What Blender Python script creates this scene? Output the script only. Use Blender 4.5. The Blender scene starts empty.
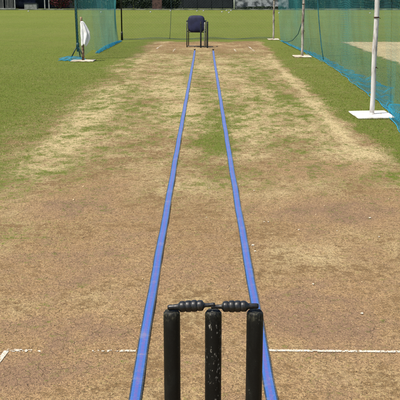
import bpy, bmesh, math
import numpy as np
from mathutils import Vector, Matrix

R = math.radians
scene = bpy.context.scene
COL = scene.collection
rng = np.random.default_rng(7)

# ------------------------------------------------------------------ camera, sky, sun, exposure
CAM_H, FPX = 1.43, 860.0
PITCH = math.atan(211 / FPX)
YAW = math.atan(4.4 / math.hypot(FPX, 211))
cam_d = bpy.data.cameras.new('camera')
cam = bpy.data.objects.new('camera', cam_d)
COL.objects.link(cam)
scene.camera = cam
cam_d.sensor_width = 36.0
cam_d.lens = 36.0 * FPX / 400.0
cam_d.clip_start, cam_d.clip_end = 0.05, 3000
cam.location = (0, 0, CAM_H)
cam.rotation_euler = (R(90) - PITCH, 0, YAW)
scene.render.resolution_x = scene.render.resolution_y = 1024

SUN_EL, SUN_AZ = 62.0, -118.0            # azimuth from the pitch axis (+Y) towards +X
world = bpy.data.worlds.new('World')
scene.world = world
world.use_nodes = True
wn = world.node_tree
bg = wn.nodes['Background']
sky = wn.nodes.new('ShaderNodeTexSky')
sky.sky_type = 'NISHITA'
sky.sun_disc = False
sky.sun_elevation = R(SUN_EL)
sky.sun_rotation = R(SUN_AZ)
sky.dust_density = 3.0
wn.links.new(sky.outputs[0], bg.inputs[0])
bg.inputs[1].default_value = 0.085

sun_d = bpy.data.lights.new('sun', 'SUN')
sun_d.energy = 3.0
sun_d.angle = R(2.0)
sun_d.color = (1.0, 0.93, 0.82)
sun = bpy.data.objects.new('sun', sun_d)
COL.objects.link(sun)
sun.location = (0, 0, 40)
sd = Vector((math.cos(R(SUN_EL)) * math.sin(R(SUN_AZ)), math.cos(R(SUN_EL)) * math.cos(R(SUN_AZ)), math.sin(R(SUN_EL))))
sun.rotation_euler = sd.to_track_quat('Z', 'Y').to_euler()

vs = scene.view_settings
vs.view_transform = 'Standard'
vs.look = 'None'
vs.exposure = 1.0
vs.gamma = 1.0
vs.use_curve_mapping = False
scene.cycles.max_bounces = 6
scene.cycles.use_denoising = False

# ------------------------------------------------------------------ pixel -> ground helper (400 px photograph)
_cp, _sp, _cy, _sy = math.cos(PITCH), math.sin(PITCH), math.cos(YAW), math.sin(YAW)
_fw = np.array([-_sy * _cp, _cy * _cp, -_sp]); _rt = np.array([_cy, _sy, 0.0]); _up = np.cross(_rt, _fw)


def gp(px, py, z=0.0):
    d = _fw + _rt * (px - 200) / FPX + _up * (200 - py) / FPX
    t = (z - CAM_H) / d[2]
    return np.array([d[0] * t, d[1] * t])


def xat(px, Y):
    """world x of picture column px at distance Y (far away, near the top of the frame)"""
    return Y * (-_sy * _cp + _cy * (px - 200) / FPX) / (_cy * _cp)


# ------------------------------------------------------------------ numpy noise
def _hash(ix, iy, seed):
    h = (ix.astype(np.int64) * 374761393 + iy.astype(np.int64) * 668265263 + seed * 1442695041) & 0xffffffff
    h = ((h ^ (h >> 13)) * 1274126177) & 0xffffffff
    h = h ^ (h >> 16)
    return (h & 0xffff) / 65535.0


def vnoise(x, y, seed=0):
    x0, y0 = np.floor(x), np.floor(y)
    fx, fy = x - x0, y - y0
    fx = fx * fx * (3 - 2 * fx); fy = fy * fy * (3 - 2 * fy)
    a = _hash(x0, y0, seed); b = _hash(x0 + 1, y0, seed)
    c = _hash(x0, y0 + 1, seed); d = _hash(x0 + 1, y0 + 1, seed)
    return (a * (1 - fx) + b * fx) * (1 - fy) + (c * (1 - fx) + d * fx) * fy


def fbm(x, y, seed=0, octv=4):
    s, amp, tot = 0.0, 1.0, 0.0
    for k in range(octv):
        s = s + amp * vnoise(x * 2 ** k + 17.3 * k, y * 2 ** k + 9.1 * k, seed + k)
        tot += amp; amp *= 0.55
    return s / tot


def sstep(a, b, x):
    t = np.clip((x - a) / (b - a), 0, 1)
    return t * t * (3 - 2 * t)


# ------------------------------------------------------------------ where the pitch is green, bare or bleached
GREEN = [  # picture point, reach across and along (m), amount
    (216, 128, .20, 1.3, .55), (212, 100, .18, 1.6, .40), (204, 85, .16, 1.4, .25), (216, 148, .18, .7, .40), (212, 182, .16, .5, .22),
    (246, 68, .35, 1.8, .38), (268, 84, .30, 1.6, .40), (292, 104, .25, 1.2, .42), (236, 112, .18, 1.2, .50),
    (262, 100, .4, 1.2, .20), (150, 100, .35, 1.4, .30), (122, 92, .30, 1.8, .42), (96, 120, .22, 1.2, .26), (160, 116, .3, .9, .34),
    (92, 150, .25, .5, .20), (66, 168, .3, .45, .34), (20, 176, .3, .6, .30), (35, 240, .3, .30, .18), (6, 232, .2, .25, .34),
    (282, 138, .3, .4, .30), (392, 178, .25, .6, .55), (330, 150, .4, .4, .20), (232, 185, .18, .45, .22), (75, 200, .35, .25, .16),
    (300, 120, .3, .5, .25), (180, 70, .4, 1.5, .22), (224, 140, .1, .5, .3), (375, 235, .14, .12, .20), (130, 128, .5, .6, .15),
    (176, 165, .15, .5, .18), (250, 175, .2, .4, .14),
]
WEAR = [
    (330, 168, .50, .55, .22), (290, 178, .3, .4, .14), (390, 195, .2, .3, .15), (110, 165, .25, .5, .10),
    (338, 212, .42, .45, .55), (56, 210, .40, .35, .42), (110, 186, .40, .50, .22), (300, 300, .40, .25, .22), (335, 330, .35, .22, .34),
    (20, 375, .30, .20, .40), (45, 330, .30, .22, .34), (190, 240, .5, .5, .14), (250, 215, .35, .5, .16), (340, 165, .4, .5, .12),
    (204, 46, 1.0, 1.3, .46), (240, 60, .5, 1.6, .22), (160, 62, .4, 1.2, .14), (330, 290, .3, .25, .18), (60, 275, .30, .30, .20),
    (280, 160, .5, .5, .10), (180, 210, .4, .6, .12), (120, 340, .25, .15, .10),
]
PALE = [
    (318, 184, .22, .25, .14), (320, 258, .16, .20, .30), (305, 245, .18, .2, .24), (30, 175, .3, .5, .22), (15, 160, .2, .5, .2), (60, 145, .2, .7, .35),
    (85, 120, .2, 1.0, .38), (100, 100, .18, 1.4, .34), (12, 235, .16, .3, .22), (360, 150, .25, .5, .10), (236, 215, .2, .3, .12),
    (170, 255, .25, .2, .16), (290, 190, .3, .5, .10), (255, 120, .3, .8, .2), (180, 115, .3, .9, .24), (168, 85, .3, 1.2, .24), (205, 115, .15, .6, .1),
    (85, 260, .25, .2, .12), (20, 318, .2, .12, .12), (130, 395, .3, .12, .14),
]


def blobs(X, Y, lst):
    s = np.zeros_like(X)
    for px, py, rx, ry, am in lst:
        c = gp(px, py)
        s += am * np.exp(-((X - c[0]) / rx) ** 2 - ((Y - c[1]) / ry) ** 2)
    return s


def masks(X, Y):
    X = np.asarray(X, float); Y = np.asarray(Y, float)
    e1 = fbm(X * 1.6, Y * .8, 3, 5) - .5
    e2 = fbm(X * 7, Y * 5, 11) - .5
    left = sstep(-1.90, -1.15, X + .75 * e1 + .55 * e2)
    right = sstep(1.66, 1.46, X - .16 * sstep(9.6, 7.4, Y) + .26 * e1 + .26 * e2)
    far = sstep(24.9, 23.9, Y + 1.6 * e1 + .8 * e2)
    pit = left * right * far
    n = fbm(X * 3.6, Y * 1.7, 21, 5) - .5
    m = fbm(X * 13, Y * 7, 31, 4) - .5
    yw = sstep(4.2, 8.5, Y) * sstep(22.5, 19.0, Y)
    green_in = .17 * yw + .60 * n * (.22 + .78 * yw) + 1.15 * m * (.25 + .75 * yw) + blobs(X, Y, GREEN) * .72 + .05
    green_in = np.clip(green_in, 0, .80)
    out = .95 + .25 * n + .1 * m - .14 * sstep(1.2, 1.6, X) * sstep(3.2, 2.4, X) * sstep(24, 19, Y)
    dull = np.exp(-((X + 1.75) / .55) ** 2) * sstep(19, 9, Y) * .28
    g = np.clip(pit * green_in + (1 - pit) * (out - dull), 0, 1)
    # neighbouring strip on the right
    nb = sstep(3.72, 3.95, X + .3 * e2) * sstep(7.2, 6.9, X) * sstep(24.5, 24.1, Y + .5 * e2)
    g = np.clip(g * (1 - .93 * nb), 0, 1)
    brk = sstep(.38, .62, fbm(X * 6, Y * 2.5, 61, 3))
    ridge = (.25 + .75 * brk) * np.exp(-((X - 1.40 - .05 * e1) / .07) ** 2) * sstep(7, 9, Y) * sstep(22, 16, Y)
    ridge2 = brk * np.exp(-((X + 1.28 - .3 * e1) / .14) ** 2) * sstep(6, 9, Y) * sstep(22, 17, Y)
    g = g * (1 - .60 * ridge) * (1 - .3 * ridge2)
    w = sstep(10.5, 3.0, Y) * .50 + .03 + blobs(X, Y, WEAR) + .60 * (fbm(X * 3.1, Y * 1.9, 143, 5) - .5) + .35 * m
    w = np.clip(w, 0, 1) * (1 - .6 * ridge) * (1 - nb * .8)
    p = .34 + .20 * sstep(3.5, 10, Y) * sstep(21, 17, Y) + blobs(X, Y, PALE) * 1.2 + .8 * (fbm(X * 2.5, Y * 1.6, 51, 4) - .5) + .5 * ridge + .3 * ridge2 + .45 * nb
    return g, w, np.clip(p, 0, 1)


# ------------------------------------------------------------------ node helpers
class NT:
    def __init__(self, name):
        self.m = bpy.data.materials.new(name)
        self.m.use_nodes = True
        self.t = self.m.node_tree
        self.b = self.t.nodes['Principled BSDF']

    def node(self, kind, **kw):
        n = self.t.nodes.new(kind)
        for k, v in kw.items():
            setattr(n, k, v)
        return n

    def put(self, sock, v):
        if isinstance(v, bpy.types.NodeSocket):
            self.t.links.new(v, sock)
        else:
            sock.default_value = v

    def math(self, op, a, b=0.0, clamp=False):
        n = self.node('ShaderNodeMath', operation=op, use_clamp=clamp)
        self.put(n.inputs[0], a); self.put(n.inputs[1], b)
        return n.outputs[0]

    def step(self, a, b, v):
        n = self.node('ShaderNodeMapRange', interpolation_type='SMOOTHSTEP')
        self.put(n.inputs[0], v); n.inputs[1].default_value = a; n.inputs[2].default_value = b
        return n.outputs[0]

    def noise(self, vec, scale, detail=3.0, rough=.55):
        n = self.node('ShaderNodeTexNoise')
        self.put(n.inputs['Vector'], vec)
        n.inputs['Scale'].default_value = scale; n.inputs['Detail'].default_value = detail
        n.inputs['Roughness'].default_value = rough
        return n.outputs[0]

    def mix(self, f, a, b):
        n = self.node('ShaderNodeMix', data_type='RGBA')
        self.put(n.inputs[0], f)
        for s, v in ((n.inputs[6], a), (n.inputs[7], b)):
            self.put(s, v if isinstance(v, bpy.types.NodeSocket) else (*v, 1.0))
        return n.outputs[2]

    def pos(self):
        return self.node('ShaderNodeNewGeometry').outputs['Position']

    def obj(self):
        return self.node('ShaderNodeTexCoord').outputs['Object']

    def bump(self, h, strength, dist):
        n = self.node('ShaderNodeBump')
        n.inputs['Strength'].default_value = strength; n.inputs['Distance'].default_value = dist
        self.put(n.inputs['Height'], h)
        self.t.links.new(n.outputs[0], self.b.inputs['Normal'])

    def done(self, col, rough=.8, metal=0.0, spec=.3):
        self.put(self.b.inputs['Base Color'], col if isinstance(col, bpy.types.NodeSocket) else (*col, 1.0))
        self.put(self.b.inputs['Roughness'], rough)
        self.b.inputs['Metallic'].default_value = metal
        self.b.inputs['Specular IOR Level'].default_value = spec
        return self.m


def mottled(name, a, b, scale, rough=.75, lo=.4, hi=.6, detail=4, spec=.3, metal=0.0, bump=0.0, dist=.002):
    t = NT(name)
    n = t.noise(t.obj(), scale, detail)
    if bump:
        t.bump(n, bump, dist)
    return t.done(t.mix(t.step(lo, hi, n), a, b), rough, metal, spec)


# --- ground
def ground_material():
    t = NT('turf_and_soil')
    p = t.pos()
    at = t.node('ShaderNodeAttribute', attribute_name='cover')
    sp = t.node('ShaderNodeSeparateColor'); t.t.links.new(at.outputs['Color'], sp.inputs[0])
    g, w, pl = sp.outputs[0], sp.outputs[1], sp.outputs[2]
    n3 = t.noise(p, 5.0, 5, .6); n1 = t.noise(p, 26, 4, .65); n4 = t.noise(p, 11, 4, .7); n2 = t.noise(p, 110, 3, .7); nf = t.noise(p, 320, 2, .6)
    big = t.noise(p, .35, 3, .5)
    c = lambda s: t.math('SUBTRACT', s, .5)
    ml = lambda s, k: t.math('MULTIPLY', s, k)
    ad = lambda *a: a[0] if len(a) == 1 else t.math('ADD', a[0], ad(*a[1:]))
    gm = t.step(.20, .92, ad(g, ml(c(n3), .7), ml(c(n4), 1.5), ml(c(n1), 2.0), ml(c(n2), 1.2)))
    wm = t.step(.25, .75, ad(w, ml(c(n3), .8), ml(c(n4), 1.0), ml(c(n1), .8)))
    pm = t.step(.15, .90, ad(pl, ml(c(n3), .8), ml(c(n4), 1.4), ml(c(n1), 1.2), ml(c(n2), .8)))
    soil = t.mix(t.step(.33, .62, ad(ml(n2, .55), ml(nf, .45))), (.088, .050, .025), (.500, .325, .160))
    pit_ = t.step(.40, .30, t.noise(p, 62, 3, .6))
    soil = t.mix(ml(pit_, .7), soil, (.085, .052, .028))
    fleck = t.step(.60, .68, t.noise(p, 150, 2, .6))
    soil = t.mix(ml(fleck, .75), soil, (.560, .430, .235))
    soil = t.mix(ml(t.step(.45, .7, n3), .5), soil, (.300, .192, .118))
    soil = t.mix(ml(t.step(.52, .95, ad(w, ml(c(n3), .4), ml(c(n1), .35))), .62), soil, (.215, .134, .090))
    straw = t.mix(pm, (.225, .142, .062), (.590, .480, .255))
    straw = t.mix(ml(t.step(.55, .35, n2), .65), straw, (.145, .094, .048))
    base = t.mix(wm, straw, soil)
    gr = t.mix(t.step(.3, .7, ad(ml(n1, .5), ml(n2, .5))), (.066, .102, .008), (.160, .205, .027))
    gr = t.mix(ml(t.step(.35, .7, big), .5), gr, (.135, .155, .027))
    gr = t.mix(ml(t.step(.48, .75, n3), .35), gr, (.200, .185, .050))
    gr = t.mix(ml(t.step(.45, .70, t.noise(p, 1.7, 5, .65)), .45), gr, (.085, .115, .014))
    # thin olive tufts scattered through the straw
    sx0 = t.node('ShaderNodeSeparateXYZ'); t.t.links.new(p, sx0.inputs[0])
    yy = t.math('MULTIPLY', t.step(4.2, 8.0, sx0.outputs[1]), t.step(22.5, 19.5, sx0.outputs[1]))
    tuft = t.step(.53, .64, ad(ml(t.noise(p, 17, 4, .75), .7), ml(n3, .3), ml(g, .10)))
    base = t.mix(ml(t.math('MULTIPLY', tuft, yy), .85), base, (.108, .124, .020))
    spk = t.step(.40, .30, t.noise(p, 44, 3, .65))
    base = t.mix(ml(spk, .6), base, (.105, .082, .034))
    # mowing bands across the outfield
    sx = t.node('ShaderNodeSeparateXYZ'); t.t.links.new(p, sx.inputs[0])
    band = t.math('SINE', ad(ml(sx.outputs[1], .62), ml(big, 3.0)))
    far = t.step(24, 30, sx.outputs[1])
    gr = t.mix(ml(t.math('MULTIPLY', t.step(-.6, .8, band), far), .35), gr, (.138, .172, .030))
    col = t.mix(gm, base, gr)
    # cracks of the dried clay
    wv = t.node('ShaderNodeVectorMath', operation='ADD')
    nz = t.node('ShaderNodeTexNoise'); nz.inputs['Scale'].default_value = 14; t.t.links.new(p, nz.inputs[0])
    sc = t.node('ShaderNodeVectorMath', operation='SCALE'); t.t.links.new(nz.outputs['Color'], sc.inputs[0]); sc.inputs['Scale'].default_value = .05
    t.t.links.new(p, wv.inputs[0]); t.t.links.new(sc.outputs[0], wv.inputs[1])
    vo = t.node('ShaderNodeTexVoronoi', feature='DISTANCE_TO_EDGE'); vo.inputs['Scale'].default_value = 19; t.t.links.new(wv.outputs[0], vo.inputs['Vector'])
    crk = t.math('MULTIPLY', t.step(.024, .006, vo.outputs['Distance']), t.math('MULTIPLY', t.math('MULTIPLY', t.step(.35, .75, w), t.step(.4, .62, n3)), t.step(7.5, 5.0, sx.outputs[1])))
    col = t.mix(ml(crk, .20), col, (.075, .05, .028))
    hgt = ad(ml(n1, .9), ml(n2, .8), ml(nf, .4), ml(crk, -.7))
    t.bump(hgt, .85, .020)
    return t.done(col, .92, 0, .15)


GROUND = ground_material()


def island_mat(name, dark, light, rough=.8, third=None, trans=0.0):
    t = NT(name)
    rp = t.node('ShaderNodeNewGeometry').outputs['Random Per Island']
    col = t.mix(rp, dark, light)
    if third:
        wnz = t.node('ShaderNodeTexWhiteNoise', noise_dimensions='1D'); t.t.links.new(rp, wnz.inputs['W'])
        col = t.mix(t.math('GREATER_THAN', wnz.outputs[0], .72), col, third)
    if trans:
        tr_ = t.node('ShaderNodeBsdfTranslucent'); t.put(tr_.inputs[0], col)
        mx = t.node('ShaderNodeMixShader'); mx.inputs[0].default_value = trans
        t.t.links.new(t.b.outputs[0], mx.inputs[1]); t.t.links.new(tr_.outputs[0], mx.inputs[2])
        t.t.links.new(mx.outputs[0], t.t.nodes['Material Output'].inputs[0])
    return t.done(col, rough, 0, .2)


M = {}
M['straw_blade'] = island_mat('dry_grass', (.30, .21, .085), (.62, .50, .26), .8, (.17, .115, .055), .3)
M['green_blade'] = island_mat('green_grass', (.095, .135, .012), (.200, .240, .036), .7, (.32, .29, .105), .45)
M['clod'] = island_mat('soil_crumb', (.12, .076, .042), (.34, .24, .13), .95, (.44, .34, .20))


# ------------------------------------------------------------------ object helpers
def tag(o, label=None, cat=None, group=None, kind=None):
    for k, v in (('label', label), ('category', cat), ('group', group), ('kind', kind)):
        if v:
            o[k] = v
    return o


def link(name, me, mat=None, parent=None, loc=None):
    o = bpy.data.objects.new(name, me)
    COL.objects.link(o)
    if mat:
        me.materials.append(mat)
    if parent:
        o.parent = parent
    if loc is not None:
        o.location = loc
    return o


def arrays_mesh(name, verts, faces, smooth=False):
    """faces: (n,3) or (n,4) int array"""
    faces = np.asarray(faces, np.int32)
    n, k = faces.shape
    me = bpy.data.meshes.new(name)
    me.vertices.add(len(verts)); me.vertices.foreach_set('co', np.asarray(verts, np.float32).ravel())
    me.loops.add(n * k); me.loops.foreach_set('vertex_index', faces.ravel())
    me.polygons.add(n)
    me.polygons.foreach_set('loop_start', np.arange(0, n * k, k, dtype=np.int32))
    me.polygons.foreach_set('loop_total', np.full(n, k, np.int32))
    if smooth:
        me.polygons.foreach_set('use_smooth', np.ones(n, bool))
    me.update(calc_edges=True)
    return me


def bm_obj(name, bm, mat, parent=None, smooth=False, bevel=0.0, loc=None):
    me = bpy.data.meshes.new(name)
    bmesh.ops.recalc_face_normals(bm, faces=bm.faces)
    bm.to_mesh(me); bm.free()
    if smooth:
        for p in me.polygons:
            p.use_smooth = True
    o = link(name, me, mat, parent, loc)
    if bevel:
        b = o.modifiers.new('bevel', 'BEVEL'); b.width = bevel; b.segments = 2; b.limit_method = 'ANGLE'
    return o


def empty(name, loc, rz=0.0):
    o = bpy.data.objects.new(name, None)
    COL.objects.link(o)
    o.location = loc; o.rotation_euler = (0, 0, rz); o.empty_display_size = .1
    return o


def box(bm, x0, x1, y0, y1, z0, z1):
    v = [bm.verts.new((x, y, z)) for z in (z0, z1) for (x, y) in ((x0, y0), (x1, y0), (x1, y1), (x0, y1))]
    for f in ((0, 1, 2, 3), (4, 5, 6, 7), (0, 1, 5, 4), (1, 2, 6, 5), (2, 3, 7, 6), (3, 0, 4, 7)):
        bm.faces.new([v[i] for i in f])


def tube(bm, pts, rad, seg=10, cap=True):
    pts = [Vector(p) for p in pts]
    if not hasattr(rad, '__len__'):
        rad = [rad] * len(pts)
    rings = []
    ref = None
    for i, p in enumerate(pts):
        d = (pts[min(i + 1, len(pts) - 1)] - pts[max(i - 1, 0)]).normalized()
        if ref is None:
            ref = Vector((1, 0, 0)) if abs(d.x) < .8 else Vector((0, 0, 1))
        a = (ref - d * ref.dot(d)).normalized(); b = d.cross(a); ref = a
        rings.append([bm.verts.new(p + (a * math.cos(2 * math.pi * k / seg) + b * math.sin(2 * math.pi * k / seg)) * rad[i]) for k in range(seg)])
    for r0, r1 in zip(rings, rings[1:]):
        for k in range(seg):
            bm.faces.new((r0[k], r0[(k + 1) % seg], r1[(k + 1) % seg], r1[k]))
    if cap:
        bm.faces.new(rings[0][::-1]); bm.faces.new(rings[-1])


# ------------------------------------------------------------------ ground sheets
def cover_attr(me):
    n = len(me.vertices)
    co = np.empty(n * 3, np.float32); me.vertices.foreach_get('co', co); co = co.reshape(-1, 3)
    g, w, p = masks(co[:, 0], co[:, 1])
    a = me.attributes.new('cover', 'FLOAT_COLOR', 'POINT')
    a.data.foreach_set('color', np.stack([g, w, p, np.ones(n)], 1).astype(np.float32).ravel())


def sheet(name, xs, ys, z):
    X, Y = np.meshgrid(xs, ys)
    V = np.stack([X.ravel(), Y.ravel(), np.full(X.size, z)], 1)
    nx, ny = len(xs), len(ys)
    i = (np.arange(ny - 1)[:, None] * nx + np.arange(nx - 1)[None]).ravel()
    me = arrays_mesh(name, V, np.stack([i, i + 1, i + nx + 1, i + nx], 1))
    cover_attr(me)
    return link(name, me, GROUND)


fine_x = np.arange(-8, 9.01, .1); fine_y = np.arange(0, 30.01, .1)
xs = np.concatenate([[-900, -300, -100, -40, -20, -12], fine_x, [12, 20, 40, 100, 300, 900]])
ys = np.concatenate([[-900, -200, -50, -10, -3], fine_y, [33, 38, 45, 55, 70, 100, 250, 900]])
tag(sheet('ground', xs, ys, 0.0), 'mown green outfield grass around the bare cricket pitch', 'ground', kind='structure')
tag(sheet('cricket_pitch', np.arange(-1.56, 1.561, .03), np.arange(-1.0, 24.61, .04), .004), 'worn straw and clay cricket pitch with patches of green', 'pitch', kind='structure')
tag(sheet('neighbouring_pitch', np.arange(3.80, 7.01, .05), np.arange(0, 24.31, .05), .004), 'pale bleached cricket strip beyond the right hand net', 'pitch', kind='structure')

# ------------------------------------------------------------------ tapes (centre lines; also used to keep grass from growing through)
TAPE_L = [(134.2, 405), (136.6, 390), (144.6, 340), (151.1, 300), (158.1, 260), (166.9, 210), (175.4, 160), (184.4, 110), (193.5, 60), (194.7, 51)]
TAPE_R = [(272.4, 405), (269.9, 390), (261.0, 340), (253.9, 300), (246.9, 260), (238.3, 210), (230.0, 160), (222.0, 110), (214.2, 60), (213.2, 51)]


def tape_line(pts):
    a = np.array([gp(*p) for p in pts])
    ys_ = np.linspace(2.2, a[-1, 1], 260)
    xs_ = np.interp(ys_, a[:, 1], a[:, 0])
    k = np.ones(9) / 9
    xp = np.pad(xs_, 4, mode='edge')
    return np.convolve(xp, k, 'valid'), ys_


TL, TR = tape_line(TAPE_L), tape_line(TAPE_R)


def on_tape(X, Y, pad=.012):
    hit = np.zeros(len(X), bool)
    for lx, ly in (TL, TR):
        hit |= (np.abs(X - np.interp(Y, ly, lx)) < .022 + pad) & (Y < ly[-1] + .02)
    return hit


# ------------------------------------------------------------------ grass, dry stubble and soil crumbs
def spots(y0, y1, dens, xpad=.25, xlim=None):
    half = (.236 * y1 + xpad)
    n = int(dens * (y1 - y0) * 2 * half)
    Y = rng.uniform(y0, y1, n); X = rng.uniform(-half, half, n)
    k = np.abs(X) < .236 * Y + xpad
    X, Y = X[k], Y[k]
    return X, Y


def blade_arrays(X, Y, h, wd, lean):
    n = len(X)
    a = rng.uniform(0, 2 * np.pi, n)
    L = h * rng.uniform(.55, 1.25, n)
    W = wd * rng.uniform(.7, 1.3, n)
    tilt = np.clip(rng.normal(lean, .28, n), .05, 1.5)
    dx, dy = np.cos(a), np.sin(a)
    up = L * np.cos(tilt); out = L * np.sin(tilt)
    z0 = np.full(n, .002)
    b0 = np.stack([X - dy * W / 2, Y + dx * W / 2, z0], 1)
    b1 = np.stack([X + dy * W / 2, Y - dx * W / 2, z0], 1)
    m0 = np.stack([X + dx * out * .45 - dy * W * .42, Y + dy * out * .45 + dx * W * .42, z0 + up * .62], 1)
    m1 = np.stack([X + dx * out * .45 + dy * W * .42, Y + dy * out * .45 - dx * W * .42, z0 + up * .62], 1)
    tp = np.stack([X + dx * out, Y + dy * out, z0 + up], 1)
    V = np.stack([b0, b1, m1, m0, tp], 1).reshape(-1, 3)
    i = np.arange(n) * 5
    F = np.concatenate([np.stack([i, i + 1, i + 2], 1), np.stack([i, i + 2, i + 3], 1), np.stack([i + 3, i + 2, i + 4], 1)])
    return V, F


def pack(name, lst, mat):
    V, F, off = [], [], 0
    for v, f in lst:
        V.append(v); F.append(f + off); off += len(v)
    return link(name, arrays_mesh(name, np.concatenate(V), np.concatenate(F)), mat)


straw, green = [], []
for y0, y1, dens, hs, ws, hg, wg in ((2.4, 4.6, 15000, .010, .0012, .012, .0015), (4.6, 7, 9000, .011, .0016, .013, .0020),
                                     (7, 10, 5200, .013, .0024, .016, .0030), (10, 15, 2600, .014, .0036, .015, .0042), (15, 25, 900, .014, .0055, .014, .0060)):
    X, Y = spots(y0, y1, dens)
    g, w, p = masks(X, Y)
    clump = fbm(X * 22, Y * 16, 77, 3)
    r = rng.uniform(0, 1, len(X))
    isg = r < np.clip((g + 1.3 * (clump - .5) - .42) * 2.0, 0, .95) * sstep(25, 14, Y)
    bare = rng.uniform(0, 1, len(X)) < np.clip(.02 + .62 * w + 1.7 * (.5 - clump) + sstep(17, 25, Y), .03, 1)
    free = ~on_tape(X, Y, hs)
    ks = free & ~isg & ~bare
    ks &= (g < .75)
    kg = free & isg
    straw.append(blade_arrays(X[ks], Y[ks], hs, ws, 1.12))
    green.append(blade_arrays(X[kg], Y[kg], hg, wg, .85))
tag(pack('dry_grass', straw, M['straw_blade']), 'short dry straw stubble scattered over the worn pitch', 'dry grass', kind='stuff')


def tufts():
    X, Y = [], []
    for px, py, hx, hy in ((371.7, 116, .215, .26), (302, 57, .18, .25), (273.3, 39.8, .16, .25), (83.2, 61.2, .23, .22)):
        c = gp(px, py)
        for _ in range(170):
            if rng.uniform() < .6:
                x, y = rng.uniform(-hx, hx), -hy * (1 if rng.uniform() < .75 else -1)
            else:
                x, y = hx * rng.choice([-1, 1]), rng.uniform(-hy, hy)
            X.append(c[0] + x * 1.04 + rng.normal(0, .012)); Y.append(c[1] + y * 1.04 + rng.normal(0, .012))
    for _ in range(200):
        y = rng.uniform(7, 22); side = rng.choice([-1, 1])
        x = (-1.45 - abs(rng.normal(0, 1.3))) if side < 0 else rng.uniform(1.6, 2.4)
        n = rng.integers(8, 26)
        X += list(x + rng.normal(0, .03, n)); Y += list(y + rng.normal(0, .03, n))
    for _ in range(260):                                    # stray tufts inside the pitch
        y = rng.uniform(8.0, 20); x = rng.uniform(-1.4, 1.4)
        n = rng.integers(6, 16)
        X += list(x + rng.normal(0, .035, n)); Y += list(y + rng.normal(0, .035, n))
    for y in np.linspace(9, 24.5, 700):                     # uncut grass along the foot of the right net
        X.append(float(np.interp(y, [9, 10, 13.5, 16.6, 20.4, 24.7], [2.05, 2.2, 2.33, 2.42, 2.32, 2.16])) + rng.normal(-.02, .03)); Y.append(y)
    X, Y = np.array(X), np.array(Y)
    k = ~on_tape(X, Y, .02)
    return blade_arrays(X[k], Y[k], .021, .0042, .8)


green.append(tufts())
tag(pack('green_grass', green, M['green_blade']), 'short green grass growing in patches and along the pitch edges', 'grass', kind='stuff')


def crumbs():
    V, F, off = [], [], 0
    base = np.array([(1, 0, 0), (-.9, .2, 0), (.1, 1, 0), (0, -1, .1), (.1, .1, .8), (0, 0, -.5)], float)
    fc = np.array([(0, 2, 4), (2, 1, 4), (1, 3, 4), (3, 0, 4), (2, 0, 5), (1, 2, 5), (3, 1, 5), (0, 3, 5)])
    for y0, y1, dens, s in ((2.4, 4.6, 5200, .0014), (4.6, 8, 1500, .0021)):
        X, Y = spots(y0, y1, dens)
        g, w, p = masks(X, Y)
        k = (rng.uniform(0, 1, len(X)) < np.clip(w * 1.2, .15, 1)) & ~on_tape(X, Y, .004) & (g < .5)
        X, Y = X[k], Y[k]
        n = len(X)
        sz = s * np.exp(rng.normal(0, .45, n))
        a = rng.uniform(0, 6.28, n)
        j = base[None] * rng.uniform(.6, 1.3, (n, 6, 1)) * sz[:, None, None]
        x = j[..., 0] * np.cos(a)[:, None] - j[..., 1] * np.sin(a)[:, None] + X[:, None]
        y = j[..., 0] * np.sin(a)[:, None] + j[..., 1] * np.cos(a)[:, None] + Y[:, None]
        z = j[..., 2] + .0045
        V.append(np.stack([x, y, z], -1).reshape(-1, 3))
        F.append((fc[None] + (np.arange(n) * 6)[:, None, None] + off).reshape(-1, 3)); off += n * 6
    return link('soil_crumbs', arrays_mesh('soil_crumbs', np.concatenate(V), np.concatenate(F)), M['clod'])


tag(crumbs(), 'small crumbs of dry clay loose on the pitch', 'soil', kind='stuff')

# ------------------------------------------------------------------ painted crease lines, worn into flakes
t = NT('worn_white_paint')
M['paint'] = t.done(t.mix(t.step(.35, .6, t.noise(t.pos(), 160, 3)), (.42, .35, .24), (.74, .70, .60)), .9, 0, .2)


def crease(name, a, b, width, label, keep=.62, seed=1, group=None):
    a, b = np.array(a), np.array(b)
    L = np.linalg.norm(b - a); d = (b - a) / L; nrm = np.array([-d[1], d[0]])
    cs = .0028
    nu, nv = max(2, int(L / cs)), max(2, int(width / cs))
    V, F = [], []
    U, W = np.meshgrid(np.arange(nu), np.arange(nv), indexing='ij')
    x = a[0] + d[0] * U * cs + nrm[0] * (W * cs - width / 2); y = a[1] + d[1] * U * cs + nrm[1] * (W * cs - width / 2)
    worn = fbm(x * 90, y * 90, seed, 3) + .9 * (fbm(x * 3.1, y * 3.1, seed + 9, 3) - .5) + .10 * np.abs(W - (nv - 1) / 2) / nv
    for u, w_ in zip(*np.nonzero(worn < keep)):
        i = len(V)
        for du, dw in ((0, 0), (1, 0), (1, 1), (0, 1)):
            j = rng.uniform(-.0009, .0009, 2)
            p = a + d * ((u + du) * cs + j[0]) + nrm * ((w_ + dw) * cs - width / 2 + j[1])
            V.append((p[0], p[1], .007))
        F.append((i, i + 1, i + 2, i + 3))
    o = link(name, arrays_mesh(name, V, F), M['paint'])
    return tag(o, label, 'painted line', group, 'structure')


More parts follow.
